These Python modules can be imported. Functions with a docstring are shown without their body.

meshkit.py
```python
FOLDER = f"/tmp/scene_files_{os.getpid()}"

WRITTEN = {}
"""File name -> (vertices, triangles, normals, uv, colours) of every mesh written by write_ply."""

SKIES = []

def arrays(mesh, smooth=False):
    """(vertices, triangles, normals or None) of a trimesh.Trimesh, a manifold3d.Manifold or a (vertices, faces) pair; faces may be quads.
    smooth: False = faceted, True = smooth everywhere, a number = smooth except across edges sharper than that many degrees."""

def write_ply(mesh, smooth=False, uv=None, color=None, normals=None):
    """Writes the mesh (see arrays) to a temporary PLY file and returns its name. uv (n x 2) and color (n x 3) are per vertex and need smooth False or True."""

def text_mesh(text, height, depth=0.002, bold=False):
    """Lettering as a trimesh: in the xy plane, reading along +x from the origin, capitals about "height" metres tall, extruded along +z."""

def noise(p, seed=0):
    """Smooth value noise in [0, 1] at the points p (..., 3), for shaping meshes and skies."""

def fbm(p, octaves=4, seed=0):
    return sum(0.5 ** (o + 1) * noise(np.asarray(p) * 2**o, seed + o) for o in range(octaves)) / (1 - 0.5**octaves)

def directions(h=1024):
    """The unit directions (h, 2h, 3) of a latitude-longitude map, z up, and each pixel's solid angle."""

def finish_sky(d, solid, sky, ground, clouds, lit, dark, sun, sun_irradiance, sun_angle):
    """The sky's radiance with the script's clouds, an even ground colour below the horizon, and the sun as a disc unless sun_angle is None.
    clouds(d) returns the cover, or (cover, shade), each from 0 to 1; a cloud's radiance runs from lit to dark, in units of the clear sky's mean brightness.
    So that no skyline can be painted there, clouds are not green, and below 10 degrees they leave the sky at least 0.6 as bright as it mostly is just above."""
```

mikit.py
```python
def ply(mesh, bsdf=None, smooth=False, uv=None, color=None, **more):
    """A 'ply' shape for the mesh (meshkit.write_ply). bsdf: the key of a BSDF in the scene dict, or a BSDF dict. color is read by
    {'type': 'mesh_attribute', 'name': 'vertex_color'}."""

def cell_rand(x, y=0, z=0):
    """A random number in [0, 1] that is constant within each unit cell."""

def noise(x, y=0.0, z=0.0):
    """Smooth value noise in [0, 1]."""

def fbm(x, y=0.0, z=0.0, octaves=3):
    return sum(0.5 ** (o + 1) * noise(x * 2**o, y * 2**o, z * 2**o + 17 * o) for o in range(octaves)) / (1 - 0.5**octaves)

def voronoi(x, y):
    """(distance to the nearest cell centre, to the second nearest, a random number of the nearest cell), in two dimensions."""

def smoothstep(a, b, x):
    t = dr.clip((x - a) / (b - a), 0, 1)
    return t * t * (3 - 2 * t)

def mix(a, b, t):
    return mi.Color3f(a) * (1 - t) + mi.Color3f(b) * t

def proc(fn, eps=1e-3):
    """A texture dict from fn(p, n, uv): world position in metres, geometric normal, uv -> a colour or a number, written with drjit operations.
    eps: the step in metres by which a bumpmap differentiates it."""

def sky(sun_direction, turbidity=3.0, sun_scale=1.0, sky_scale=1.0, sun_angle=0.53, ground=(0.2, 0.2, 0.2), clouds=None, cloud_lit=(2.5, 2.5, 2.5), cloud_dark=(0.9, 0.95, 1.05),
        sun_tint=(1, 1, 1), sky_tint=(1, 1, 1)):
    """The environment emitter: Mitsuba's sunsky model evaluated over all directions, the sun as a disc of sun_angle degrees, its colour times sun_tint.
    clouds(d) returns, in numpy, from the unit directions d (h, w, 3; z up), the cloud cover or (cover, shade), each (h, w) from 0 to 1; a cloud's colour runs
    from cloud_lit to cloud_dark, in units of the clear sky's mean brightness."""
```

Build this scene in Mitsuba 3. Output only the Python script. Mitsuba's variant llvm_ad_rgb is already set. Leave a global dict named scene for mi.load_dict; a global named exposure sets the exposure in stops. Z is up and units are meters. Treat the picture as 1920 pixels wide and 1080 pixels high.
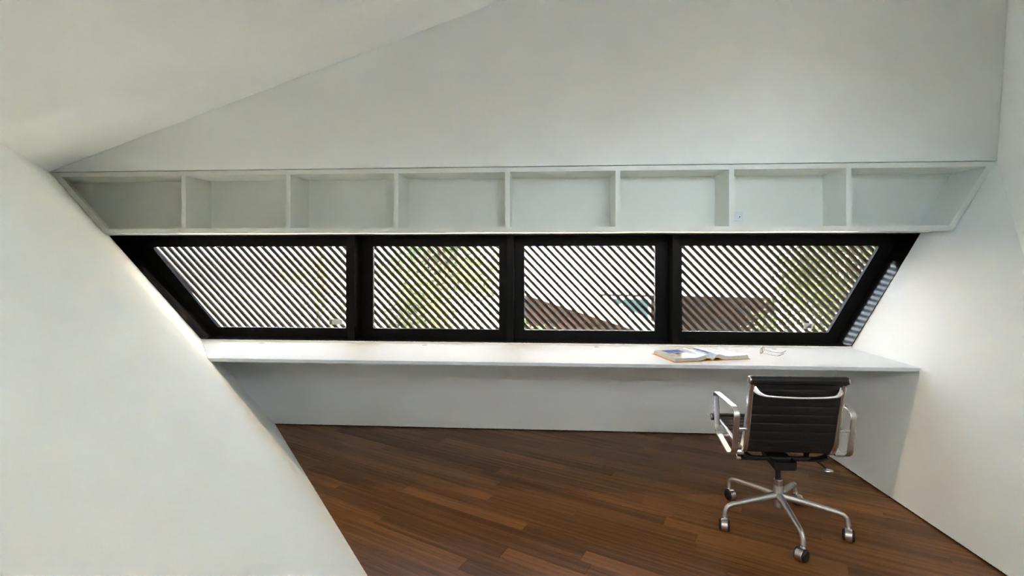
import math, random
import numpy as np, trimesh, manifold3d as m3
import drjit as dr
import mitsuba as mi, mikit, meshkit
from shapely.geometry import Polygon, box as sbox
from mitsuba import ScalarTransform4f as T

random.seed(7)
rng = np.random.default_rng(7)

# ------------------------------------------------------------------ camera, sky, sun, exposure
exposure = 6.32
YAW = 0.0637
EYE = [0.0, 0.0, 1.40]
SUN = [0.76, -0.05, 0.65]
SKY_SCALE = 1.0
SUN_SCALE = 1.2


def clouds(d):
    n = meshkit.fbm(d * [2.2, 2.2, 5.0] + 3.7, 5, seed=4)
    cover = np.clip((n - 0.30) / 0.22, 0, 1) * 0.92
    shade = np.clip((meshkit.fbm(d * 3.1 + 9.1, 4, seed=9) - 0.45) / 0.4, 0, 1) * 0.35
    return cover, shade


scene = {
    'type': 'scene',
    'camera': {
        'type': 'perspective', 'fov': math.degrees(2 * math.atan(960 / 907.0)), 'fov_axis': 'x',
        'principal_point_offset_y': (540 - 483.9) / 1080,
        'near_clip': 0.02, 'far_clip': 500.0,
        'to_world': T().look_at(origin=EYE, target=[-math.sin(YAW), math.cos(YAW), EYE[2]], up=[0, 0, 1]),
    },
    'sky': mikit.sky(SUN, sky_tint=(.91, 1.0, 1.08), turbidity=3.0, sun_scale=SUN_SCALE, sky_scale=SKY_SCALE, clouds=clouds,
                     cloud_lit=(2.1, 2.3, 2.48), cloud_dark=(1.18, 1.33, 1.48), ground=(0.16, 0.16, 0.15)),
}
labels = {}
LED_POWER = (1.02, .72, .45)


# ------------------------------------------------------------------ helpers
def numbered(key):
    if key not in scene and not any(k.startswith(key + '__') for k in scene) and key not in labels:
        return key
    i = 1
    while True:
        k = f'{key}_{i:03d}'
        if k not in scene and not any(q.startswith(k + '__') for q in scene) and k not in labels:
            return k
        i += 1


def obj(name, mesh, bsdf, parent=None, smooth=False, label=None, kind=None, **kw):
    key = numbered(f'{parent}__{name}' if parent else name)
    scene[key] = mesh if isinstance(mesh, dict) else mikit.ply(mesh, bsdf, smooth=smooth, **kw)
    if label or kind:
        labels[key] = {}
        if label:
            labels[key]['label'] = label
        if kind:
            labels[key]['kind'] = kind
    return key


def thing(name, label, cat, group=None):
    key = numbered(name)
    labels[key] = {'label': label, 'category': cat}
    if group:
        labels[key]['group'] = group
    return key


def struct(name, mesh, bsdf, parent=None, label=None, **kw):
    return obj(name, mesh, bsdf, parent, kind='structure', label=label, **kw)


def tm(man):
    q = man.to_mesh()
    return trimesh.Trimesh(q.vert_properties[:, :3], q.tri_verts, process=False)


def hull(pts):
    return trimesh.convex.convex_hull(np.asarray(pts, float))


def cat(ms):
    return trimesh.util.concatenate(ms)


def bx(x0, x1, y0, y1, z0, z1, b=0.0):
    """box with chamfered edges"""
    if b <= 0:
        m = trimesh.creation.box(extents=[x1 - x0, y1 - y0, z1 - z0])
        m.apply_translation([(x0 + x1) / 2, (y0 + y1) / 2, (z0 + z1) / 2])
        return m
    pts = []
    for sx, x in ((1, x0), (-1, x1)):
        for sy, y in ((1, y0), (-1, y1)):
            for sz, z in ((1, z0), (-1, z1)):
                pts += [[x, y + sy * b, z + sz * b], [x + sx * b, y, z + sz * b], [x + sx * b, y + sy * b, z]]
    return hull(pts)


def slab(pts, off):
    """prism: planar polygon pts (n,3) and its copy shifted by off"""
    p = np.asarray(pts, float)
    n = len(p)
    nn = np.cross(p[1] - p[0], p[2] - p[0])
    nn = sum(np.cross(p[i] - p[0], p[(i + 1) % n] - p[0]) for i in range(1, n - 1))
    u = p[1] - p[0]; u /= np.linalg.norm(u)
    nn = nn / np.linalg.norm(nn)
    v = np.cross(nn, u)
    q = np.c_[(p - p[0]) @ u, (p - p[0]) @ v]
    vv, ff = trimesh.creation.triangulate_polygon(Polygon(q), engine='earcut')
    w = p[0] + vv[:, :1] * u + vv[:, 1:2] * v
    off = np.asarray(off, float)
    k = len(w)
    V = np.vstack([w, w + off])
    F = [f for f in ff] + [[f[0] + k, f[2] + k, f[1] + k] for f in ff]
    idx = [int(np.argmin(np.linalg.norm(w - a, axis=1))) for a in p]
    for i in range(n):
        a, b = idx[i], idx[(i + 1) % n]
        F += [[a, a + k, b + k], [a, b + k, b]]
    m = trimesh.Trimesh(V, F, process=False)
    m.fix_normals()
    return m


def prism_y(poly, y0, y1):
    """shapely polygon in (x,z) extruded along y"""
    m = trimesh.creation.extrude_polygon(poly, y1 - y0, engine='earcut')
    v = m.vertices.copy()
    m.vertices = np.c_[v[:, 0], y1 - v[:, 2], v[:, 1]]
    m.fix_normals()
    return m


def lathe(prof, n=32, c=(0, 0, 0), axis='z'):
    m = trimesh.creation.revolve(np.asarray(prof, float), sections=n)
    if axis == 'x':
        m.apply_transform(trimesh.transformations.rotation_matrix(math.pi / 2, [0, 1, 0]))
    if axis == 'y':
        m.apply_transform(trimesh.transformations.rotation_matrix(-math.pi / 2, [1, 0, 0]))
    m.apply_translation(c)
    m.fix_normals()
    return m


def spline(pts, n):
    from scipy.interpolate import CubicSpline, PchipInterpolator
    p = np.asarray(pts, float)
    t = np.r_[0, np.cumsum(np.linalg.norm(np.diff(p, axis=0), axis=1))]
    return CubicSpline(t, p)(np.linspace(0, t[-1], n))


def sweep(path, prof, side, closed=False, scale=None):
    """sweep the closed 2-D profile (a along 'side', b along the normal side x tangent) along the path"""
    p = np.asarray(path, float); prof = np.asarray(prof, float); n, k = len(p), len(prof)
    if closed:
        t = np.roll(p, -1, 0) - np.roll(p, 1, 0)
    else:
        t = np.gradient(p, axis=0)
    t /= np.linalg.norm(t, axis=1, keepdims=True)
    s = np.broadcast_to(np.asarray(side, float), (n, 3)).copy()
    s -= (s * t).sum(1, keepdims=True) * t
    s /= np.linalg.norm(s, axis=1, keepdims=True)
    b = np.cross(t, s)
    sc = np.ones((n, 2)) if scale is None else np.asarray(scale, float)
    if sc.ndim == 1:
        sc = np.c_[sc, sc]
    V = p[:, None] + prof[None, :, :1] * sc[:, None, :1] * s[:, None] + prof[None, :, 1:] * sc[:, None, 1:] * b[:, None]
    V = V.reshape(-1, 3)
    F = []
    for i in range(n if closed else n - 1):
        j = (i + 1) % n
        for a in range(k):
            c = (a + 1) % k
            F += [[i * k + a, i * k + c, j * k + c], [i * k + a, j * k + c, j * k + a]]
    if not closed:
        V = np.vstack([V, p[:1], p[-1:]])
        for a in range(k):
            c = (a + 1) % k
            F += [[n * k, c, a], [n * k + 1, (n - 1) * k + a, (n - 1) * k + c]]
    m = trimesh.Trimesh(V, F, process=False)
    m.fix_normals()
    return m


def circ(r, n=12):
    a = np.arange(n) * 2 * np.pi / n
    return np.c_[np.cos(a) * r, np.sin(a) * r]


def rrect(w, h, r, n=3):
    out = []
    for cx, cy, a0 in ((w / 2 - r, h / 2 - r, 0), (-w / 2 + r, h / 2 - r, 90), (-w / 2 + r, -h / 2 + r, 180), (w / 2 - r, -h / 2 + r, 270)):
        for i in range(n + 1):
            a = math.radians(a0 + 90 * i / n)
            out.append([cx + r * math.cos(a), cy + r * math.sin(a)])
    return np.array(out)


def tube(path, r, n=12, side=(0.13, 0.27, 0.95)):
    return sweep(path, circ(1.0, n), side, scale=np.broadcast_to(r, (len(path),)))


# ------------------------------------------------------------------ materials
fbm, noise, mix, sst = mikit.fbm, mikit.noise, mikit.mix, mikit.smoothstep


def mat(name, d, two=True):
    scene[name] = {'type': 'twosided', 'b': d} if two else d
    return name


def pr(rgb, rough=0.5, **kw):
    c = {'type': 'rgb', 'value': list(rgb)} if not isinstance(rgb, dict) else rgb
    return {'type': 'principled', 'base_color': c, 'roughness': rough, **kw}


mat('m_wall', pr((0.81, 0.83, 0.81), 0.7, specular=0.3))
mat('m_joinery', pr((0.70, 0.715, 0.67), 0.45, specular=0.4))
mat('m_top', pr((0.65, 0.685, 0.715), 0.6, specular=0.3))
mat('m_gap', pr((0.02, 0.018, 0.016), 0.8))
mat('m_black', pr((0.003, 0.003, 0.0035), 0.13, specular=0.36))
mat('m_blackframe', pr((0.003, 0.003, 0.003), 0.4, specular=0.1))
scene['m_glass'] = {'type': 'thindielectric', 'int_ior': 1.36}
mat('m_sticker', pr((0.55, 0.56, 0.55), 0.5))
mat('m_stickerdark', pr((0.12, 0.12, 0.12), 0.5))

BA = math.radians(-26.2)
CB, SB = math.cos(BA), math.sin(BA)


def wood_floor(p, n, uv):
    a = p.x * CB + p.y * SB
    b = -p.x * SB + p.y * CB
    off = uv.x * 37.0
    tone = uv.y
    warp = 0.010 * noise(a * 1.1 + off, b * 5, off)
    g1 = fbm(a * 1.3 + off, (b + warp) * 70, off, 3)
    g2 = noise(a * 5.0 + off, (b + warp) * 420, off)
    pore = sst(0.62, 0.85, noise(a * 16 + off, b * 900, 2.0))
    v = 0.62 * g1 + 0.22 * g2 + 0.75 * (tone - 0.5)
    c = mix((0.076, 0.027, 0.0090), (0.265, 0.110, 0.037), sst(-0.02, 0.92, v))
    return c * (1 - 0.25 * pore)


mat('m_floor', pr(mikit.proc(wood_floor), 0.36, specular=0.25))


def slat_wood(p, n, uv):
    q = p.x / 1.05 + p.z
    g = fbm(p.x * 2 - p.z * 2, q * 60, p.y * 30, 3)
    return mix((0.014, 0.0085, 0.0055), (0.036, 0.021, 0.013), g)


mat('m_slat', pr(mikit.proc(slat_wood), 0.7, specular=0.2))
mat('m_alu', {'type': 'roughconductor', 'material': 'Al', 'alpha': 0.055, 'distribution': 'ggx', 'specular_reflectance': {'type': 'rgb', 'value': [0.86, 0.86, 0.87]}})
mat('m_alu_base', {'type': 'roughconductor', 'material': 'Al', 'alpha': 0.22, 'distribution': 'ggx', 'specular_reflectance': {'type': 'rgb', 'value': [0.72, 0.71, 0.70]}})
mat('m_chrome', {'type': 'roughconductor', 'material': 'Cr', 'alpha': 0.05, 'distribution': 'ggx'})


def leather(p, n, uv):
    return mix((0.014, 0.014, 0.0145), (0.022, 0.022, 0.0225), noise(p.x * 300, p.y * 300, p.z * 300))


mat('m_leather', pr(mikit.proc(leather), 0.30, specular=0.22))
mat('m_blackmetal', pr((0.010, 0.010, 0.010), 0.45, specular=0.4))
mat('m_tyre', pr((0.010, 0.0095, 0.009), 0.6))

# ------------------------------------------------------------------ room planes
YW, YS = 3.927, 3.6265            # window wall, front of the hung shelf
ZD, YD = 0.700, 3.241             # desk top, desk front
nL, dL = np.array([1, .799, .927]), .8965
nR, dR = np.array([1, .0186, -.5744]), 2.0665
nU, dU = np.array([0, 1, .35]), YS + .35 * 2.091
nC, dC = np.array([-.2902, -.3062, .9067]), 1.92877
nN, dN = np.array([-.8379, .5457, -.01]), -.72354
FL = ([0, 0, 1.0], 0.0)
TOP = 3.40
YE, YN = 0.30, 1.75               # where the left facet ends, where the right facet ends


def meet(*pl):
    return np.linalg.solve(np.array([p[0] for p in pl], float), np.array([p[1] for p in pl], float))


L, R, U, C, N = (nL, dL), (nR, dR), (nU, dU), (nC, dC), (nN, dN)
W = ([0, 1, 0], YW)
Z = lambda z: ([0, 0, 1], z)
Y = lambda y: ([0, 1, 0], y)
lx = lambda y, z: dL - .799 * y - .927 * z
rx = lambda y, z: dR - .0186 * y + .5744 * z


def unit(v):
    v = np.asarray(v, float)
    return v / np.linalg.norm(v)


# floor slab (the planks lie on it)
struct('floor', bx(-5.2, 4.8, -3.4, 4.13, -0.12, -0.013), 'm_gap', label='dark walnut strip floor laid diagonally')

# left leaning wall
Wt = Y(YW + .2)
struct('wall_left', slab([meet(L, W, Z(0)), meet(L, Y(YE), Z(0)), meet(L, Y(YE), C), meet(L, Y(YS), C), meet(L, Y(YS), Z(2.3)), meet(L, W, Z(2.3))],
                         -unit(nL) * .15), 'm_wall', label='white wall on the left leaning outwards')
# right leaning wall
GZ = 0.010
struct('wall_right', slab([meet(R, W, Z(GZ)), meet(R, N, Z(GZ)), meet(R, N, U), meet(R, W, Z(2.3))],
                          unit(nR) * .15), 'm_wall', label='white wall on the right leaning outwards')
struct('wall_right_upper', slab([meet(N, R, Z(0)), meet(N, Y(YN), Z(0)), meet(N, Y(YN), Z(TOP)), meet(N, U, Z(TOP)), meet(N, U, R)],
                                -unit(nN) * .15), 'm_wall', label='white wall above the fold at the right')
struct('wall_above', slab([meet(L, U, Z(2.089)), meet(R, U, Z(2.089)), meet(N, U, Z(TOP)), meet(C, U, Z(TOP))],
                          [0, .28, .0]), 'm_wall', label='white sloping wall above the shelf')
struct('ceiling', slab([meet(C, L, Y(YE)), meet(C, L, U), meet(C, U, Z(TOP)), meet(C, Y(YE), Z(TOP))],
                       unit(nC) * .15), 'm_wall', label='white sloping ceiling on the left')
# the window wall with its opening
HB, HT = .713, 1.592
hole = Polygon([(-2.891, HB), (2.398, HB), (2.912, HT), (-3.717, HT)])
hole_b = Polygon([(-2.868, HB), (2.366, HB), (2.880, HT), (-3.694, HT)])
wallp = Polygon([(-4.6, GZ), (3.6, GZ), (3.6, 2.6), (-4.6, 2.6)])
struct('wall_back', prism_y(wallp.difference(hole.buffer(.004, join_style='mitre')), YW, 4.127), 'm_wall', label='white wall below and around the window band')
struct('baseboard_back', bx(-2.6, 2.1, YW + .004, 4.12, -.013, GZ), 'm_gap', label='dark shadow gap between back wall and floor')
g0, g1 = meet(R, Wt, Z(GZ)), meet(R, N, Z(GZ))
struct('baseboard_right', slab([g0 + [.006, 0, 0], g1 + [.006, 0, 0], g1 + [.12, 0, 0], g0 + [.12, 0, 0]], [0, 0, -.022]), 'm_gap', label='dark shadow gap between right wall and floor')

# the rest of the storey behind the viewer: outer shell with a wide opening to the garden
c0, c1 = meet(L, Y(YE), Z(0)), meet(L, C, Y(YE))
c2 = meet(C, Y(YE), Z(TOP))
struct('wall_rear_left', slab([[-5.1, YE, 0], c0, c1, c2, [-5.1, YE, TOP]], [-.16, .10, 0.0]), 'm_wall')
e0 = meet(N, Y(YN), Z(0))
struct('wall_rear_right', bx(e0[0], 4.7, YN, YN + .12, 0, TOP), 'm_wall')
cr = trimesh.creation.extrude_polygon(sbox(-5.2, -3.4, 4.8, 4.13).difference(sbox(.8, -2.9, 3.4, -2.1)), .15, engine='earcut')
cr.apply_translation([0, 0, TOP])
struct('ceiling_rear', cr, 'm_wall')          # with a roof light behind the viewer
struct('wall_partition', bx(-1.5, 4.7, -.75, -.65, -.013, 2.08), 'm_wall')
struct('wall_outer_left', bx(-5.2, -5.1, -3.4, 4.13, -.013, TOP), 'm_wall')
struct('wall_outer_right', bx(4.7, 4.8, -3.4, 4.13, -.013, TOP), 'm_wall')
rear = sbox(-5.2, -.013, 4.8, TOP).difference(sbox(-4.6, 1.9, 3.0, 3.35))
struct('wall_rear', prism_y(rear, -3.4, -3.28), 'm_wall')
struct('ceiling_eave', bx(-5.2, 4.8, 4.13, 4.75, 2.2, 2.32), 'm_wall', label='eave over the window outside')
struct('wall_outer_back', prism_y(sbox(-5.2, -.013, 4.8, TOP).difference(sbox(-4.5, .0, 3.5, 2.5)), 4.0, 4.13), 'm_wall')

# ------------------------------------------------------------------ window band
YB = 4.08


def lining():
    fi = np.array(hole.exterior.coords)[:4]; bi = np.array(hole_b.exterior.coords)[:4]
    cen = np.array([-.3, 1.15])

    def ring(poly, d):
        return np.array(Polygon(poly).buffer(d, join_style='mitre').exterior.coords)[:-1]
    def sort(q, ref):
        return np.array([q[np.argmin(((q - r) ** 2).sum(1))] for r in ref])
    f0, f1 = fi, sort(ring(fi, -.006), fi)
    b0, b1 = bi, sort(ring(bi, -.006), bi)
    out = []
    for i in range(4):
        j = (i + 1) % 4
        P = [[*f0[i], 0], [*f0[j], 0], [*f1[i], 0], [*f1[j], 0]]
        Q = [[*b0[i], 1], [*b0[j], 1], [*b1[i], 1], [*b1[j], 1]]
        out.append(hull([[a[0], YW - .002 if a[2] == 0 else YB, a[1]] for a in P + Q]))
    return out


li = lining()
t1 = struct('trim_1', cat(li), 'm_black', label='glossy black lining of the window opening')
posts = [(-1.619, -1.560), (-.294, -.2375), (1.031, 1.085)]
for i, (a, b) in enumerate(posts):
    struct(f'trim_{i + 2}', bx(a, b, YW - .001, YB, HB + .006, HT - .006, .0015), 'm_blackframe', label='black mullion post of the window band')

ZB, ZT = .783, 1.509
sashes = [
    ([(-2.868, HB), (-1.590, HB), (-1.590, HT), (-3.694, HT)], [(-2.862, ZB), (-1.690, ZB), (-1.690, ZT), (-3.490, ZT)]),
    ([(-1.590, HB), (-.266, HB), (-.266, HT), (-1.590, HT)], [(-1.4705, ZB), (-.360, ZB), (-.360, ZT), (-1.4705, ZT)]),
    ([(-.266, HB), (1.058, HB), (1.058, HT), (-.266, HT)], [(-.1655, ZB), (.941, ZB), (.941, ZT), (-.1655, ZT)]),
    ([(1.058, HB), (2.366, HB), (2.880, HT), (1.058, HT)], [(1.140, ZB), (2.319, ZB), (2.7325, ZT), (1.140, ZT)]),
]
wl = ['leftmost slanted window with black frame', 'second window from the left with black frame', 'third window from the left with black frame', 'rightmost slanted window with black frame']
for i, (o, g) in enumerate(sashes):
    go = Polygon(g)
    fr = Polygon(o).difference(go)
    # stepped sash: a frame and a thinner glazing bead, chamfered step towards the glass
    bead = go.difference(go.buffer(-.010, join_style='mitre'))
    k = struct(f'window_{i + 1}', prism_y(fr, YB, 4.125), 'm_blackframe', label=wl[i])
    struct('glazing_bead', prism_y(bead, YB + .006, 4.12), 'm_blackframe', k)
    struct('glass_pane', (np.array([[x, 4.104, z] for x, z in g]), np.array([[0, 1, 2], [0, 2, 3]])), 'm_glass', k)
    if i in (0, 3):
        x0, x1 = ((-1.858, -1.738), (2.13, 2.20))[i == 3]
        obj('sticker', bx(x0, x1, 4.100, 4.1035, .822, .868), 'm_sticker', k, label='small grey label stuck to the glass')
        if i == 0:
            obj('sticker_mark', bx(x0 + .004, x0 + .028, 4.0992, 4.1002, .827, .863), 'm_stickerdark', k)
        else:
            obj('sticker_mark', slab([[x0 + .012, 4.0999, .828], [x1 - .012, 4.0999, .828], [x1 - .012, 4.0999, .862]], [0, -.0008, 0]), 'm_stickerdark', k)

# white upstand behind the desk
struct('trim_5', bx(lx(YW, .705) + .004, rx(YW, .705) - .004, YW - .014, YW - .0005, ZD, HB - .001, .001), 'm_joinery', label='thin white upstand between desk and black window sill')

# ------------------------------------------------------------------ diagonal slat screen outside
PX, SL = .0694, 1.05
ang = math.atan(SL)
sw, sd = .0268, .025
zlo, zhi = .40, 1.93
scr = thing('slat_screen', 'dark timber screen of parallel diagonal slats outside the window band', 'screen')
hw = sw / math.sin(ang) / 2     # half width measured along x
x_first = -.0352 - hw           # one slat centre at height 1.507
k = 0
for i in range(-78, 62):
    xc = x_first + i * PX
    a0 = xc + (1.507 - zlo) / SL
    a1 = xc + (1.507 - zhi) / SL
    if a0 < -3.4 or a1 > 3.55:
        continue
    j = rng.normal(0, .0008)
    pts = []
    for yy, e in ((4.24, .0015), (4.2415, 0), (4.24 + sd, 0)):
        for zc, xx in ((zlo, a0), (zhi, a1)):
            pts += [[xx - hw + e + j, yy, zc], [xx + hw - e + j, yy, zc]]
    obj('slat', hull(pts), 'm_slat', scr)
for zc in (.44, 1.86):
    obj('rail', bx(-4.4, 4.4, 4.27, 4.31, zc - .03, zc + .03, .003), 'm_slat', scr, label='horizontal rail carrying the slats')
for xc in (-3.9, -1.59, .0 - .266, 1.058, 3.3):
    obj('bracket', bx(xc - .02, xc + .02, 4.127, 4.272, 1.80, 1.84, .002), 'm_blackmetal', scr)
    obj('bracket', bx(xc - .02, xc + .02, 4.127, 4.272, .44, .48, .002), 'm_blackmetal', scr)

# ------------------------------------------------------------------ floor planks
PWD = .083
vis = Polygon([(lx(YW + .02, 0) - .02, YW + .03), (lx(1.05, 0) - .02, 1.05), (2.16, 1.05), (rx(YW, 0) + .02, YW + .03)])
room = Polygon([(-5.1, -3.28), (4.7, -3.28), (4.7, YN), (rx(1.7, 0) + .02, YN), (rx(YW, 0) + .02, YW + .03), (lx(YW + .02, 0) - .02, YW + .03), (lx(YE, 0) - .02, YE), (-5.1, YE)])
far = []
vis_planks = []


def to_board(x, y):
    return x * CB + y * SB, -x * SB + y * CB


bmin, bmax = -6.2, 6.2
row = 0
b = bmin
while b < bmax:
    a = -7.0 + rng.uniform(0, 1.2)
    while a < 7:
        ln = rng.uniform(.55, 1.7)
        g = .0004
        q = [(a + g, b + g), (a + ln - g, b + g), (a + ln - g, b + PWD - g), (a + g, b + PWD - g)]
        poly = Polygon([(u * CB - v * SB, u * SB + v * CB) for u, v in q])
        if poly.intersects(room):
            cl = poly.intersection(room)
            if cl.geom_type == 'Polygon' and cl.area > 2e-4:
                (vis_planks if poly.intersection(vis).area > 1e-3 else far).append(cl)
            elif cl.geom_type != 'Polygon':
                for c_ in cl.geoms:
                    if c_.geom_type == 'Polygon' and c_.area > 2e-4:
                        far.append(c_)
        a += ln
    b += PWD
    row += 1


def plank_mesh(poly):
    """board with a small arris on its upper edges"""
    inner = poly.buffer(-.0007, join_style='mitre')
    c = list(poly.exterior.coords)[:-1]; ci = list(inner.exterior.coords)[:-1]
    n = len(c)
    pts = [[x, y, -.0125] for x, y in c] + [[x, y, -.0007] for x, y in c] + [[x, y, 0.0] for x, y in ci]
    return hull(pts)


tones = {}
def tone_of():
    t = rng.normal(.5, .125)
    return float(np.clip(t, .08, .95))


vis_planks.sort(key=lambda p_: -p_.area)
for p_ in vis_planks[:290]:
    m = plank_mesh(p_)
    obj('plank', m, 'm_floor', 'floor', uv=np.tile([rng.uniform(0, 1), tone_of()], (len(m.vertices), 1)))
fm, fu = [], []
for p_ in far + vis_planks[290:]:
    m = plank_mesh(p_)
    fm.append(m); fu.append(np.tile([rng.uniform(0, 1), tone_of()], (len(m.vertices), 1)))
obj('plank_field', cat(fm), 'm_floor', 'floor', uv=np.vstack(fu), kind='stuff')

# ------------------------------------------------------------------ hung shelf
sh = thing('wall_shelf', 'long white open shelf with eight compartments hung above the window band', 'shelf')
zs1, zs2, zi1, zi2 = 1.596, 2.083, 1.6328, 2.0476
G = .007
xl = lambda y, z: lx(y, z) + G            # left end follows the leaning wall
xr = lambda z: 2.9079 + (z - zs1) * (3.1985 - 2.9079) / (zs2 - zs1) - .004
tl = lambda z: xl(YS, z) + .056
tr = lambda z: xr(z) - .045
YK = YW - .0005
obj('top_panel', hull([[xl(y, z), y, z] for y in (YS, YK) for z in (zi2, zs2)] + [[xr(z), y, z] for y in (YS, YK) for z in (zi2, zs2)]), 'm_joinery', sh)
obj('bottom_panel', hull([[xl(y, z), y, z] for y in (YS, YK) for z in (zs1, zi1)] + [[xr(z), y, z] for y in (YS, YK) for z in (zs1, zi1)]), 'm_joinery', sh)
obj('side_panel', hull([[xl(y, z) + d, y, z] for y in (YS, YK) for z in (zi1, zi2) for d in (0, .056)]), 'm_joinery', sh)
obj('side_panel', hull([[xr(z) - d, y, z] for y in (YS, YK) for z in (zi1, zi2) for d in (0, .045)]), 'm_joinery', sh)
obj('back_panel', hull([[xl(y, z) + .056, y, z] for y in (YK - .006, YK) for z in (zi1, zi2)] + [[xr(z) - .045, y, z] for y in (YK - .006, YK) for z in (zi1, zi2)]), 'm_joinery', sh)
for a, b in [(-2.8325, -2.798), (-1.983, -1.9492), (-1.1345, -1.0987), (-.2828, -.2475), (.5372, .5721), (1.3568, 1.3935), (2.1784, 2.214)]:
    obj('divider', bx(a, b, YS + .0006, YK - .006, zi1, zi2), 'm_joinery', sh)
led = thing('led_strip', 'thin warm light strip glowing under the front edge of the shelf', 'light strip')
obj('profile', cat([bx(-2.865, 2.262, YS + .005, YS + .008, zs1 - .006, zs1), bx(-2.865, 2.262, YS + .020, YS + .023, zs1 - .006, zs1)]), 'm_joinery', led)
scene[f'{led}__diffuser'] = mikit.ply(bx(-2.86, 2.257, YS + .008, YS + .020, zs1 - .005, zs1 - .0002), 'm_joinery',
                                      emitter={'type': 'area', 'radiance': {'type': 'rgb', 'value': list(LED_POWER)}})
labels[f'{led}__diffuser'] = {'label': 'glowing warm diffuser'}
ob = thing('outlet_box', 'small white outlet box at the left of the second compartment from the right', 'outlet')
obj('housing', bx(1.490, 1.559, YK - .036, YK - .006, zi1, 1.690, .002), 'm_joinery', ob)
obj('face_plate', bx(1.490, 1.560, YK - .040, YK - .006, 1.690, 1.762, .002), 'm_top', ob)
obj('socket', lathe([[0, 0], [.005, 0], [.005, .003], [0, .003]], 16, (1.536, YK - .0425, 1.722), 'y'), 'm_gap', ob, label='dark round socket hole')

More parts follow.
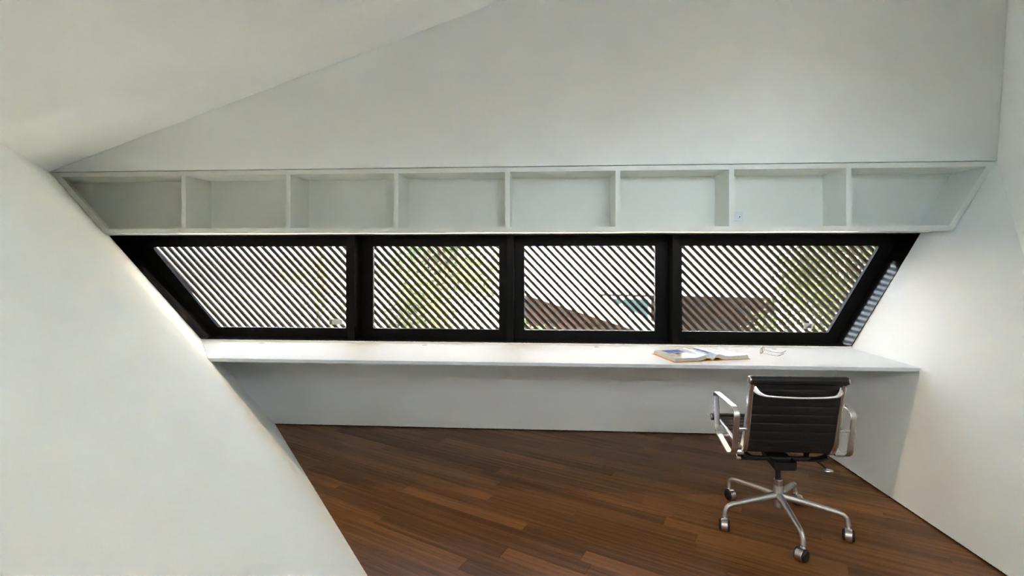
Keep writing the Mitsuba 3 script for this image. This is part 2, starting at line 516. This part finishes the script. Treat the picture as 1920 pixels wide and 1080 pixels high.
# ------------------------------------------------------------------ desk
de = thing('desk', 'long thin white built-in desktop running under the window band', 'desk')
YDB = YW - .001
ZU = .675
def desk_mesh():
    pts = []
    e = .0025
    for z, dy in ((ZU, e), (ZU + e, 0), (ZD - e, 0), (ZD, e)):
        pts += [[lx(YD + dy, z) + .003, YD + dy, z], [rx(YD, z) - .003, YD + dy, z]]
    for z in (ZU, ZD):
        pts += [[lx(YDB, z) + .003, YDB, z], [rx(YDB, z) - .003, YDB, z]]
    return hull(pts)
obj('worktop', desk_mesh(), 'm_top', de)
mat('m_grommet', pr((0.33, 0.33, 0.32), 0.4))
for x, y in [(-2.31, 3.84), (-.9475, 3.84), (.4212, 3.84), (1.7748, 3.84)]:
    obj('cable_cap', lathe([[0, 0], [.020, 0], [.020, .0012], [.018, .002], [0, .002]], 24, (x, y, ZD - .0008)), 'm_grommet', de, smooth=30, label='small round grey cable cap')

# ------------------------------------------------------------------ open book
BKX, BKY, BKA = 1.155, 3.372, math.radians(15.5)
bc, bs = math.cos(BKA), math.sin(BKA)
PW_, PH_ = .285, .30
bk = thing('book', 'open picture book with orange cover lying on the desk', 'book')


def bk_w(v):
    v = np.asarray(v, float)
    return np.c_[BKX + v[:, 0] * bc - v[:, 1] * bs, BKY + v[:, 0] * bs + v[:, 1] * bc, ZD + v[:, 2]]


def page_img(p, n, uv):
    dx, dy = p.x - BKX, p.y - BKY
    u = (dx * bc + dy * bs) / PW_
    v = (-dx * bs + dy * bc) / PH_
    # left page: sandy beach picture with a blue shelter; right page: misty grey picture
    sand = mix((0.80, 0.78, 0.72), (0.60, 0.56, 0.42), fbm(u * 9, v * 9, 1.0, 3))
    sky = mix((0.80, 0.85, 0.90), (0.62, 0.72, 0.86), fbm(u * 4, v * 5, 5.0, 3))
    left = mix(sand, sky, sst(-.46, -.22, u + .18 * (noise(u * 6, v * 6, 3.0) - .5)))
    bl = sst(-.80, -.79, u) * (1 - sst(-.36, -.35, u)) * sst(.60, .61, v + .12 * (u + .58)) * (1 - sst(.93, .94, v))
    stripe = dr.abs(dr.sin((u + .8) * math.pi / .147))
    blue = mix((0.03, 0.03, 0.04), (0.16, 0.30, 0.78), sst(.16, .3, stripe))
    left = mix(left, blue, bl)
    fig = sst(.52, .64, fbm(u * 8 + 2, v * 11, 7.0, 3)) * sst(-.92, -.8, u) * (1 - sst(-.55, -.35, u)) * sst(.22, .32, v) * (1 - sst(.5, .6, v))
    left = mix(left, (0.05, 0.05, 0.045), fig)
    r0 = mix((0.62, 0.68, 0.76), (0.20, 0.25, 0.34), sst(.35, .75, fbm(u * 5, v * 4, 11.0, 4)))
    r1 = mix((0.46, 0.47, 0.45), (0.17, 0.18, 0.175), sst(.35, .7, fbm(u * 10, v * 6, 15.0, 4)))
    right = mix(r0, r1, sst(.18, .55, u + .3 * (.5 - v)))
    bar = sst(.10, .115, u + .03 * v) * (1 - sst(.13, .145, u + .03 * v))
    right = mix(right, (0.10, 0.16, 0.40), bar * sst(.3, .5, noise(v * 5, u, 2.0)))
    c = mix(left, right, sst(-.005, .005, u))
    edge = sst(.955, .97, dr.maximum(dr.abs(u), dr.abs(v - .5) * 2))
    return mix(c, (0.82, 0.82, 0.80), edge) * 0.68


def page_edge(p, n, uv):
    g = noise(p.x * 3, p.y * 3, p.z * 2400)
    return mix((0.40, 0.39, 0.36), (0.60, 0.59, 0.56), g)


mat('m_print', pr(mikit.proc(page_img), 0.30, specular=0.5))
mat('m_pages', pr(mikit.proc(page_edge), 0.8))
mat('m_orange', pr((0.68, 0.28, 0.035), 0.5))
us = np.linspace(0, 1, 26)
topz = .0275 + .014 * np.exp(-((us - .17) / .13) ** 2) - .026 * np.exp(-(us / .06) ** 2)
topz = np.where(us < .02, .010, topz)
botz = .004 + .016 * np.exp(-((us - .10) / .13) ** 2) * (us > 0) - .010 * np.exp(-(us / .05) ** 2)
botz = np.maximum(botz, .0042)
for s in (-1, 1):
    xs = s * (.003 + us * (PW_ - .008))
    fore = s * .012     # fore-edge leans outwards at the bottom
    V, F = [], []
    nv = 8
    for y in np.linspace(.004, PH_ - .004, nv):
        for x, z in zip(xs, topz):
            V.append([x - (fore * max(0, abs(x) / PW_ - .5) if True else 0), y, z])
        for x, z in zip(xs, botz):
            V.append([x, y, z])
    n1 = len(us)
    st = 2 * n1
    Ft, Fe = [], []
    for r_ in range(nv - 1):
        for c_ in range(n1 - 1):
            a = r_ * st + c_
            Ft += [[a, a + 1, a + st + 1], [a, a + st + 1, a + st]]
            a2 = a + n1
            Fe += [[a2, a2 + st + 1, a2 + 1], [a2, a2 + st, a2 + st + 1]]
        a = r_ * st + n1 - 1
        Fe += [[a, a + n1, a + n1 + st], [a, a + n1 + st, a + st]]
        a = r_ * st
        Fe += [[a, a + n1 + st, a + n1], [a, a + st, a + n1 + st]]
    for r_ in (0, nv - 1):
        for c_ in range(n1 - 1):
            a = r_ * st + c_
            Fe += [[a, a + n1, a + n1 + 1], [a, a + n1 + 1, a + 1]]
    V = bk_w(V)
    full = trimesh.Trimesh(V, Ft + Fe, process=False)
    full.fix_normals()
    nt = len(Ft)
    blk = obj('page_block', (V, full.faces[nt:]), 'm_pages', bk)
    tp = V.copy(); tp[:, 2] += .0002
    obj('printed_page', (tp, full.faces[:nt]), 'm_print', blk, smooth=True, label='page with a blue and sandy photograph' if s < 0 else 'page with a misty grey photograph')
    cv = bx(s * .016 if s > 0 else -PW_ - .004, PW_ + .004 if s > 0 else -.016, -.003, PH_ + .003, 0.0002, .0038, .0006)
    cv.vertices = bk_w(cv.vertices)
    obj('cover_board', cv, 'm_orange', bk)
sp = sweep(np.array([[-.018, 0, .002], [-.009, 0, .006], [0, 0, .0085], [.009, 0, .006], [.018, 0, .002]]) + [0, PH_ / 2, 0], rrect(PH_ + .006, .0022, .0006, 1), [0, 1, 0])
sp.vertices = bk_w(sp.vertices)
obj('spine', sp, 'm_orange', bk)

# ------------------------------------------------------------------ spectacles, lying upside down
mat('m_wire', {'type': 'roughconductor', 'material': 'Al', 'alpha': 0.2, 'specular_reflectance': {'type': 'rgb', 'value': [0.30, 0.25, 0.20]}})
mat('m_tip', pr((0.20, 0.11, 0.05), 0.4))
sg = thing('eyeglasses', 'thin wire-rimmed eyeglasses lying upside down on the desk beside the book', 'glasses')
GX, GY, GA = 1.614, 3.678, math.radians(-32)
gc, gs = math.cos(GA), math.sin(GA)


def gw(v):
    """x: along the temples away from the lenses, y: across, z up"""
    v = np.asarray(v, float)
    return np.c_[GX + v[:, 0] * gc - v[:, 1] * gs, GY + v[:, 0] * gs + v[:, 1] * gc, ZD + v[:, 2]]


a = np.linspace(0, 2 * np.pi, 28, endpoint=False)
for s in (-1, 1):
    rimp = np.c_[.004 * np.cos(a), s * .034 + .024 * np.cos(a), .0205 + .0185 * np.sin(a)]
    rim = obj('rim', sweep(gw(rimp), circ(.0016, 8), gw([[1, 0, 0]])[0] - gw([[0, 0, 0]])[0], closed=True), 'm_wire', sg, smooth=True)
    lens = np.vstack([gw(rimp), gw([[0, s * .034, .0205]])])
    obj('lens', (lens, np.array([[i, (i + 1) % 28, 28] for i in range(28)])), 'm_glass', rim)
    tp = gw(spline([[0, s * .058, .016], [.006, s * .064, .014], [.03, s * .066, .010], [.07, s * .065, .0045], [.105, s * .063, .0016], [.118, s * .062, .004]], 24))
    obj('temple', tube(tp, .0014, 8), 'm_wire', sg, smooth=True)
    tt = gw(spline([[.112, s * .0625, .0026], [.120, s * .062, .0055], [.135, s * .061, .014], [.148, s * .059, .024]], 12))
    obj('temple_tip', tube(tt, .0020, 8), 'm_tip', sg, smooth=True, label='brown temple tip')
obj('bridge', tube(gw(spline([[0, -.0115, .024], [-.003, 0, .019], [0, .0115, .024]], 10)), .0011, 8), 'm_wire', sg, smooth=True)

# ------------------------------------------------------------------ office chair (facing the desk)
CX, CY = 1.2385, 2.6352
ch = thing('office_chair', 'low swivel office chair with ribbed black leather and polished aluminium frame at the desk', 'chair')
cw = lambda v: np.asarray(v, float) + [CX, CY, 0]


def cobj(name, mesh, m, parent=ch, **kw):
    if isinstance(mesh, tuple):
        mesh = trimesh.Trimesh(mesh[0], mesh[1], process=False)
    mesh = mesh.copy()
    mesh.vertices = mesh.vertices + [CX, CY, 0]
    return obj(name, mesh, m, parent, **kw)


# side profile (y, z) of the sling, from the front roll over the bend to the top roll
PROF = [(.335, .447), (.27, .449), (.18, .437), (.08, .421), (.0, .409), (-.052, .408), (-.092, .427), (-.118, .466), (-.134, .520), (-.150, .590), (-.166, .660), (-.183, .735), (-.199, .800)]
pp = spline(PROF, 400)
tt = np.gradient(pp, axis=0); tt /= np.linalg.norm(tt, axis=1, keepdims=True)
nn = np.c_[tt[:, 1], -tt[:, 0]]        # towards the sitter is minus this
sl = np.r_[0, np.cumsum(np.linalg.norm(np.diff(pp, axis=0), axis=1))]


def sling(i0, i1, name):
    n = 260 if i1 - i0 > 150 else 200
    idx = np.linspace(i0, i1, n)
    s = np.interp(idx, np.arange(400), sl)
    P = np.c_[np.interp(idx, np.arange(400), pp[:, 0]), np.interp(idx, np.arange(400), pp[:, 1])]
    N_ = np.c_[np.interp(idx, np.arange(400), nn[:, 0]), np.interp(idx, np.arange(400), nn[:, 1])]
    pitch = .0462
    h = .0042 + .0060 * np.sqrt(np.abs(np.sin(np.pi * s / pitch)))
    xs = np.linspace(-.207, .207, 9)
    V, F = [], []
    for sg_ in (1, -1):
        for i in range(n):
            for x in xs:
                e = 1 - .25 * (abs(x) / .207) ** 6
                q = P[i] + sg_ * N_[i] * h[i] * e
                V.append([x, q[0], q[1]])
    k = len(xs)
    o = n * k
    for i in range(n - 1):
        for j in range(k - 1):
            a_ = i * k + j
            F += [[a_, a_ + 1, a_ + k + 1], [a_, a_ + k + 1, a_ + k], [o + a_, o + a_ + k + 1, o + a_ + 1], [o + a_, o + a_ + k, o + a_ + k + 1]]
        for j in (0, k - 1):
            a_ = i * k + j
            F += [[a_, a_ + k, o + a_ + k], [a_, o + a_ + k, o + a_]]
    for i in (0, n - 1):
        for j in range(k - 1):
            a_ = i * k + j
            F += [[a_, o + a_, o + a_ + 1], [a_, o + a_ + 1, a_ + 1]]
    m = trimesh.Trimesh(V, F, process=False)
    m.fix_normals()
    return cobj(name, m, 'm_leather', smooth=50)


ib = int(np.argmin(np.abs(pp[:, 1] - .42) + (pp[:, 0] > -.06) * 9))
sling(6, ib, 'seat')
sling(ib, 392, 'backrest')
for nm, (y, z), lab in (('front_roll', (.340, .448), None), ('top_roll', (-.201, .805), None)):
    r = obj(nm, lathe([[0, -.228], [.0185, -.228], [.020, -.224], [.020, .224], [.0185, .228], [0, .228]], 28, (CX, CY + y, z), 'x'), 'm_leather', ch, smooth=30)
    for s in (-1, 1):
        e = lathe([[0, 0], [.019, 0], [.019, .004], [.015, .007], [0, .008]], 24, (0, 0, 0), 'x')
        if s < 0:
            e.vertices[:, 0] *= -1; e.fix_normals()
        e.apply_translation([CX + s * .2275, CY + y, z])
        obj('end_cap', e, 'm_alu', r, smooth=30, label='polished end cap')
# side frames
fi = np.arange(2, 397, 5)
fs = np.clip(1 - sl[fi] / (sl[ib] * .75), 0, 1)      # 1 at the front of the seat, 0 from the bend on
offs = .004 + .010 * np.minimum(1, fs * 3)
for s in (-1, 1):
    pth = np.c_[np.full(len(fi), s * .217), pp[fi, 0] + nn[fi, 0] * offs, pp[fi, 1] + nn[fi, 1] * offs]
    # deeper around the bend
    w = np.exp(-((sl[fi] - sl[ib]) / .16) ** 2)
    cobj('side_frame', sweep(pth, rrect(.021, .031, .006), [1, 0, 0], scale=np.c_[1 + .25 * w - .35 * np.minimum(1, fs * 2), 1 + .40 * w - .40 * np.minimum(1, fs * 2)]), 'm_alu', smooth=40)
# back spreader: a curved bar, thick at its ends
sy, sz = -.190 - .012, .742
bp = spline([[-.213, -.185, .775], [-.203, -.198, .757], [-.180, -.212, .738], [-.14, -.219, .730], [-.07, -.222, .7265], [0, -.223, .7255], [.07, -.222, .7265], [.14, -.219, .730], [.180, -.212, .738], [.203, -.198, .757], [.213, -.185, .775]], 60)
ww = 1 + 1.7 * np.clip((np.abs(bp[:, 0]) - .15) / .06, 0, 1) ** 1.5
cobj('back_spreader', sweep(bp, rrect(.0125, .010, .004), [0, .25, .97], scale=np.c_[ww, np.ones(60)]), 'm_alu', smooth=40, label='curved aluminium bar across the back')
# lower spreader under the seat
lp = spline([[-.213, .10, .405], [-.17, .10, .392], [-.08, .10, .382], [0, .10, .380], [.08, .10, .382], [.17, .10, .392], [.213, .10, .405]], 40)
cobj('seat_spreader', sweep(lp, rrect(.012, .05, .004), [0, 0, 1]), 'm_blackmetal', smooth=40)
# armrests: closed loops of flat bar
def arm(s):
    y_, z_ = 0, 1
    c = [(.128, .660), (-.176, .652), (-.140, .425), (-.085, .398), (.098, .447)]
    rad = [.026, .040, .055, .045, .06]
    poly = []
    n = len(c)
    for i in range(n):
        p0, p1, p2 = (np.array(c[(i + d) % n], float) for d in (-1, 0, 1))
        d0, d1 = unit(p0 - p1), unit(p2 - p1)
        half = math.acos(np.clip(d0 @ d1, -1, 1)) / 2
        t_ = rad[i] / math.tan(half)
        t_ = min(t_, .45 * np.linalg.norm(p0 - p1), .45 * np.linalg.norm(p2 - p1))
        r_ = t_ * math.tan(half)
        cen = p1 + unit(d0 + d1) * r_ / math.sin(half)
        v0, v1 = p1 + d0 * t_ - cen, p1 + d1 * t_ - cen
        for f in np.linspace(0, 1, 9):
            v = v0 * (1 - f) + v1 * f
            poly.append(cen + unit(v) * r_)
    q = np.array(poly)
    q = np.vstack([np.linspace(q[i], q[(i + 1) % len(q)], 4)[:-1] for i in range(len(q))])
    return np.c_[np.full(len(q), s * .2775), q]
for s in (-1, 1):
    loop = arm(s)
    ar = cobj('armrest', sweep(loop, rrect(.030, .0085, .0035), [1, 0, 0], closed=True), 'm_alu', smooth=40, label='polished aluminium loop armrest')
    cobj('arm_bracket', bx(min(s * .222, s * .265), max(s * .222, s * .265), -.163, -.147, .540, .552, .003), 'm_alu', ar)
    cobj('arm_bracket', bx(min(s * .222, s * .265), max(s * .222, s * .265), -.120, -.090, .405, .420, .003), 'm_alu', ar)
    cobj('arm_bracket', bx(min(s * .222, s * .265), max(s * .222, s * .265), .060, .080, .425, .437, .003), 'm_alu', ar)
# mechanism
me = cobj('tilt_mechanism', hull([[x, y, z] for x, y, z in [(-.056, -.075, .345), (.056, -.075, .345), (-.050, -.075, .312), (.050, -.075, .312), (-.056, .08, .358), (.056, .08, .358), (-.045, .08, .325), (.045, .08, .325)]]), 'm_blackmetal')
cobj('tray', cat([bx(-.056, .056, -.078, -.072, .318, .352, .001), bx(-.056, -.050, -.078, .05, .330, .360, .001), bx(.050, .056, -.078, .05, .330, .360, .001)]), 'm_blackmetal', me)
cb = obj('crossbar', lathe([[0, -.205], [.0125, -.205], [.0125, .205], [0, .205]], 20, (CX, CY - .02, .352), 'x'), 'm_blackmetal', ch, smooth=30)
for s in (-1, 1):
    e = lathe([[0, 0], [.016, 0], [.016, .016], [.013, .019], [0, .019]], 20, (0, 0, 0), 'x')
    if s < 0:
        e.vertices[:, 0] *= -1; e.fix_normals()
    if s < 0:
        e.apply_translation([CX + s * .205, CY - .02, .352])
        obj('end_cap', e, 'm_alu', cb, smooth=30, label='silver knob on the crossbar')
    # braces up to the side frames
    for y0, y1 in ((-.02, -.075), (-.02, .10)):
        pth = np.array([[s * .130, y0, .350], [s * .165, (y0 + y1) / 2, .362], [s * .208, y1, .392]])
        cobj('brace', sweep(spline(pth, 12), rrect(.030, .010, .003), [0, 1, 0.2], scale=np.linspace(.7, 1.2, 12)), 'm_blackmetal', smooth=40)
lv = tube(cw(spline([[.175, -.02, .350], [.190, -.05, .338], [.200, -.075, .330]], 10)), .005, 10)
lv = obj('lever', lv, 'm_blackmetal', ch, smooth=True)
kn = trimesh.creation.icosphere(3, 1.0)
kn.apply_scale([.024, .015, .009])
kn.apply_translation(cw([.205, -.090, .323]))
obj('knob', kn, 'm_alu', lv, smooth=True, label='oval silver knob')
# column, hub, legs
obj('gas_column', lathe([[0, .236], [.0125, .236], [.0125, .318], [0, .318]], 24, (CX, CY, 0)), 'm_blackmetal', ch, smooth=30)
obj('collar', lathe([[0, .205], [.0225, .205], [.0235, .207], [.0235, .234], [.020, .238], [.0165, .239], [0, .239]], 32, (CX, CY, 0)), 'm_chrome', ch, smooth=30)
obj('hub', lathe([[0, .086], [.018, .086], [.0215, .091], [.0225, .10], [.0235, .15], [.0225, .20], [.0215, .206], [0, .206]], 36, (CX, CY, 0)), 'm_alu_base', ch, smooth=30)
RS = .3069
for kk in range(5):
    a_ = -1.0422 + math.pi + kk * 2 * math.pi / 5
    d = np.array([math.cos(a_), math.sin(a_), 0])
    pth = [d * .010 + [0, 0, .150], d * .06 + [0, 0, .146], d * .14 + [0, 0, .137], d * .22 + [0, 0, .127], d * .268 + [0, 0, .1205],
           d * .287 + [0, 0, .114], d * .2985 + [0, 0, .101], d * .3030 + [0, 0, .086], d * .3062 + [0, 0, .066]]
    q = spline(pth, 60)
    s_ = np.linspace(0, 1, 60)
    rr = np.interp(s_, [0, .15, .75, .85, 1], [.0195, .0185, .0125, .0115, .0125])
    sd_ = np.cross(d, [0, 0, 1])
    cobj('leg', sweep(q, circ(1.0, 16), sd_, scale=np.c_[rr, rr]), 'm_alu_base', smooth=50)
CAST = [285, 250, 215, 240, 280]
for kk in range(5):
    a_ = -1.0422 + math.pi + kk * 2 * math.pi / 5
    base = np.array([math.cos(a_) * RS, math.sin(a_) * RS, 0])
    h = math.radians(CAST[kk])
    fwd = np.array([math.cos(h), math.sin(h), 0]); lat = np.array([-fwd[1], fwd[0], 0])
    wc = base + fwd * .016 + [0, 0, .027]
    # hood: shell over the wheels, a swept arc plate plus a socket
    hood = []
    arc = np.radians(np.linspace(-48, 200, 24))
    P = np.array([wc + fwd * (math.cos(t) * .0305) + np.array([0, 0, math.sin(t) * .0305]) for t in arc])
    hood.append(sweep(P, rrect(.031, .006, .002), lat))
    hood.append(sweep(np.array([wc + [0, 0, -.012], wc + [0, 0, .0], wc + [0, 0, .028]]), rrect(.014, .040, .004), lat))
    sock = lathe([[0, .040], [.0115, .040], [.0125, .055], [.0125, .068], [0, .068]], 20, base)
    hood.append(sock)
    ck = cobj('caster', cat(hood), 'm_chrome', smooth=40, label='chrome hooded caster')
    for s in (-1, 1):
        w_ = lathe([[0, -.009], [.021, -.009], [.0262, -.006], [.027, 0], [.0262, .006], [.021, .009], [.012, .0095], [0, .0085]], 28)
        R4 = np.eye(4); R4[:3, 0] = fwd; R4[:3, 1] = [0, 0, 1]; R4[:3, 2] = -lat * -1
        R4[:3, 2] = np.cross(R4[:3, 0], R4[:3, 1])
        w_.apply_transform(R4)
        w_.apply_translation(wc + lat * s * .0165)
        w_.fix_normals()
        cobj('wheel', w_, 'm_tyre', ck, smooth=30, label='black caster wheel')

# ------------------------------------------------------------------ outdoors
mat('m_ground', pr((0.46, 0.46, 0.43), 0.9))
struct('ground', bx(-60, 60, 4.6, 90, -3.6, -3.4), 'm_ground', label='garden ground outside')


def brick(p, n, uv):
    # wall runs mostly along x
    u = p.x * .97 - p.y * .24
    r = dr.floor(p.z / .076)
    uu = u / .235 + 0.5 * (r - 2 * dr.floor(r / 2))
    fu = uu - dr.floor(uu); fv = p.z / .076 - r
    m = sst(.0, .05, fu) * sst(.0, .05, 1 - fu) * sst(.0, .14, fv) * sst(.0, .14, 1 - fv)
    t = mikit.cell_rand(dr.floor(uu), r, 3)
    c = mix((0.016, 0.0085, 0.006), (0.060, 0.025, 0.015), t)
    c = mix(c, (0.02, 0.02, 0.022), sst(.78, .8, mikit.cell_rand(dr.floor(uu), r, 9)))
    return mix((0.035, 0.032, 0.03), c, m)


mat('m_brick', pr(mikit.proc(brick), 0.9))


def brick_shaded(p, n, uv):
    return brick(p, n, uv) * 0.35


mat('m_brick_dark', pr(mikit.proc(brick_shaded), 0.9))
mat('m_metalroof', pr((0.62, 0.65, 0.68), 0.35, metallic=0.0, specular=0.5))
mat('m_fascia', pr((0.70, 0.72, 0.74), 0.5))
mat('m_winglass', pr((0.05, 0.10, 0.12), 0.08, specular=0.8))
hs = thing('brick_house', 'neighbouring brick house with pale metal roof seen through the slats', 'house')
A_, B_ = np.array([.70, 9.115, 0]), np.array([4.05, 8.283, 0])
hd = unit(B_ - A_); hn = np.array([hd[1], -hd[0], 0])    # towards us
EZ = .74
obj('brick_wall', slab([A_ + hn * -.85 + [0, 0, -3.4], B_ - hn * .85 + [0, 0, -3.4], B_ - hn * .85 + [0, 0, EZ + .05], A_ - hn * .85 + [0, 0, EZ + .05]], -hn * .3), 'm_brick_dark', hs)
ro = slab([A_ - hd * 2.2 + [0, 0, EZ + .09], B_ + [0, 0, EZ + .09], B_ - hn * 4 + [0, 0, EZ + 2.4], A_ - hd * 2.2 - hn * 4 + [0, 0, EZ + 2.4]], [0, 0, -.05])
rf = obj('roof', ro, 'm_metalroof', hs)
for i in range(27):
    a0 = A_ - hd * 2.1 + hd * i * .21 + [0, 0, EZ + .095]
    if np.dot(a0 - B_, hd) > -.05:
        break
    a1 = a0 - hn * 4 + [0, 0, 2.31]
    obj('roof_rib', hull([a0 - hd * .012, a0 + hd * .012, a0 + [0, 0, .03], a1 - hd * .012, a1 + hd * .012, a1 + [0, 0, .03]]), 'm_metalroof', rf)
obj('gutter', slab([A_ + hn * .06 + [0, 0, EZ], B_ + hn * .06 + [0, 0, EZ], B_ + hn * .06 + [0, 0, EZ + .085], A_ + hn * .06 + [0, 0, EZ + .085]], -hn * .10), 'm_fascia', hs, label='pale gutter along the eave')
wA = A_ + hd * .15 - hn * .84
wn = obj('window', slab([wA + [0, 0, -.55], wA + hd * 1.1 + [0, 0, -.55], wA + hd * 1.1 + [0, 0, EZ - .1], wA + [0, 0, EZ - .1]], hn * .03), 'm_fascia', hs)
for q0 in (.05, .57):
    obj('pane', slab([wA + hd * q0 + [0, 0, -.5], wA + hd * (q0 + .48) + [0, 0, -.5], wA + hd * (q0 + .48) + [0, 0, EZ - .15], wA + hd * q0 + [0, 0, EZ - .15]], hn * .035), 'm_winglass', wn)

# lower wing with a skillion roof falling to the right
wg = thing('brick_wing', 'lower brick wing with a pale roof falling to the right, seen through the third window', 'house')
w0, w1, w2, w3 = np.array([-.2531, 6.597, .992]), np.array([1.7565, 7.312, .2903]), np.array([1.783, 7.697, .373]), np.array([.733, 7.982, .901])
up = unit(np.cross(w1 - w0, w3 - w0)); up = up * np.sign(up[2])
rf = obj('roof', slab([w0, w1, w2, w3], -up * .03), 'm_metalroof', wg)
obj('gutter', hull([p + o for p in (w0, w1) for o in ([0, -.05, -.01], [0, 0, -.01], [0, -.05, -.085], [0, 0, -.085])]), 'm_fascia', wg)
dn = unit(np.cross([0, 0, 1], w1 - w0))
obj('brick_wall', slab([w0 * [1, 1, 0] + dn * .2 + [0, 0, -3.4], w1 * [1, 1, 0] + dn * .2 + [0, 0, -3.4], w1 + dn * .2 + [0, 0, -.05], w0 + dn * .2 + [0, 0, -.05]], dn * .2), 'm_brick', wg)


# trees
def leaf_mat(name, c1, c2):
    def fn(p, n, uv):
        return mix(c1, c2, noise(p.x * 9, p.y * 9, p.z * 9))
    scene[name] = {'type': 'twosided', 'b': pr(mikit.proc(fn), 0.45, specular=0.4)}
    return name


leaf_mat('m_leaf_a', (0.05, 0.13, 0.02), (0.16, 0.30, 0.05))
leaf_mat('m_leaf_b', (0.035, 0.055, 0.015), (0.15, 0.21, 0.075))
mat('m_bark', pr((0.09, 0.065, 0.045), 0.9))


def tree(label, x, y, zc, rx_, rz_, n, size, m, seed, hollow=.35):
    g = np.random.default_rng(seed)
    t = thing('tree', label, 'tree', None)
    tr_ = spline([[x + .2, y + .1, -3.4], [x, y, -1.6], [x - .1, y + .05, zc - .2], [x, y, zc + rz_ * .5]], 14)
    obj('trunk', tube(tr_, np.linspace(.07, .02, 14), 9), 'm_bark', t, smooth=True)
    br = []
    cl = []
    for i in range(46):
        d = unit(g.normal(size=3)) * [rx_, rx_, rz_] * g.uniform(.35, 1) ** .5
        cl.append(np.array([x, y, zc]) + d)
        s0 = np.array([x, y, zc - rz_ * .45 + g.uniform(0, rz_ * .8)])
        br.append(tube(spline([s0, (s0 + cl[-1]) / 2 + g.normal(0, .06, 3), cl[-1]], 6), np.linspace(.012, .004, 6), 5))
    obj('branches', cat(br), 'm_bark', t)
    c = np.array(cl)[g.integers(0, len(cl), n)]
    ctr = c + g.normal(size=(n, 3)) * min(rx_, rz_) * .20
    d1 = g.normal(size=(n, 3)); d1 /= np.linalg.norm(d1, axis=1, keepdims=True)
    d2 = np.cross(d1, g.normal(size=(n, 3))); d2 /= np.linalg.norm(d2, axis=1, keepdims=True)
    sz_ = size * g.uniform(.6, 1.3, (n, 1))
    V = np.stack([ctr - d1 * sz_, ctr + d2 * sz_ * .42, ctr + d1 * sz_, ctr - d2 * sz_ * .42], 1).reshape(-1, 3)
    b_ = np.arange(n)[:, None] * 4
    F = np.vstack([b_ + [0, 1, 2], b_ + [0, 2, 3]])
    obj('foliage', (V, F), m, t, kind='stuff')


tree('leafy tree right of the brick house, behind the rightmost window', 4.15, 6.75, .9, .98, 1.7, 30000, .038, 'm_leaf_b', 3)
tree('leafy tree behind the second window from the left', -1.75, 8.3, .85, 1.12, 1.8, 34000, .038, 'm_leaf_b', 5)
tree('low green shrub before the brick wing, behind the lower left of the third window', -.30, 5.65, .10, .40, .72, 6000, .040, 'm_leaf_a', 8)
tree('thin sparse tree behind the right part of the leftmost window', -4.55, 9.7, 1.0, .8, 1.9, 2600, .050, 'm_leaf_a', 13)
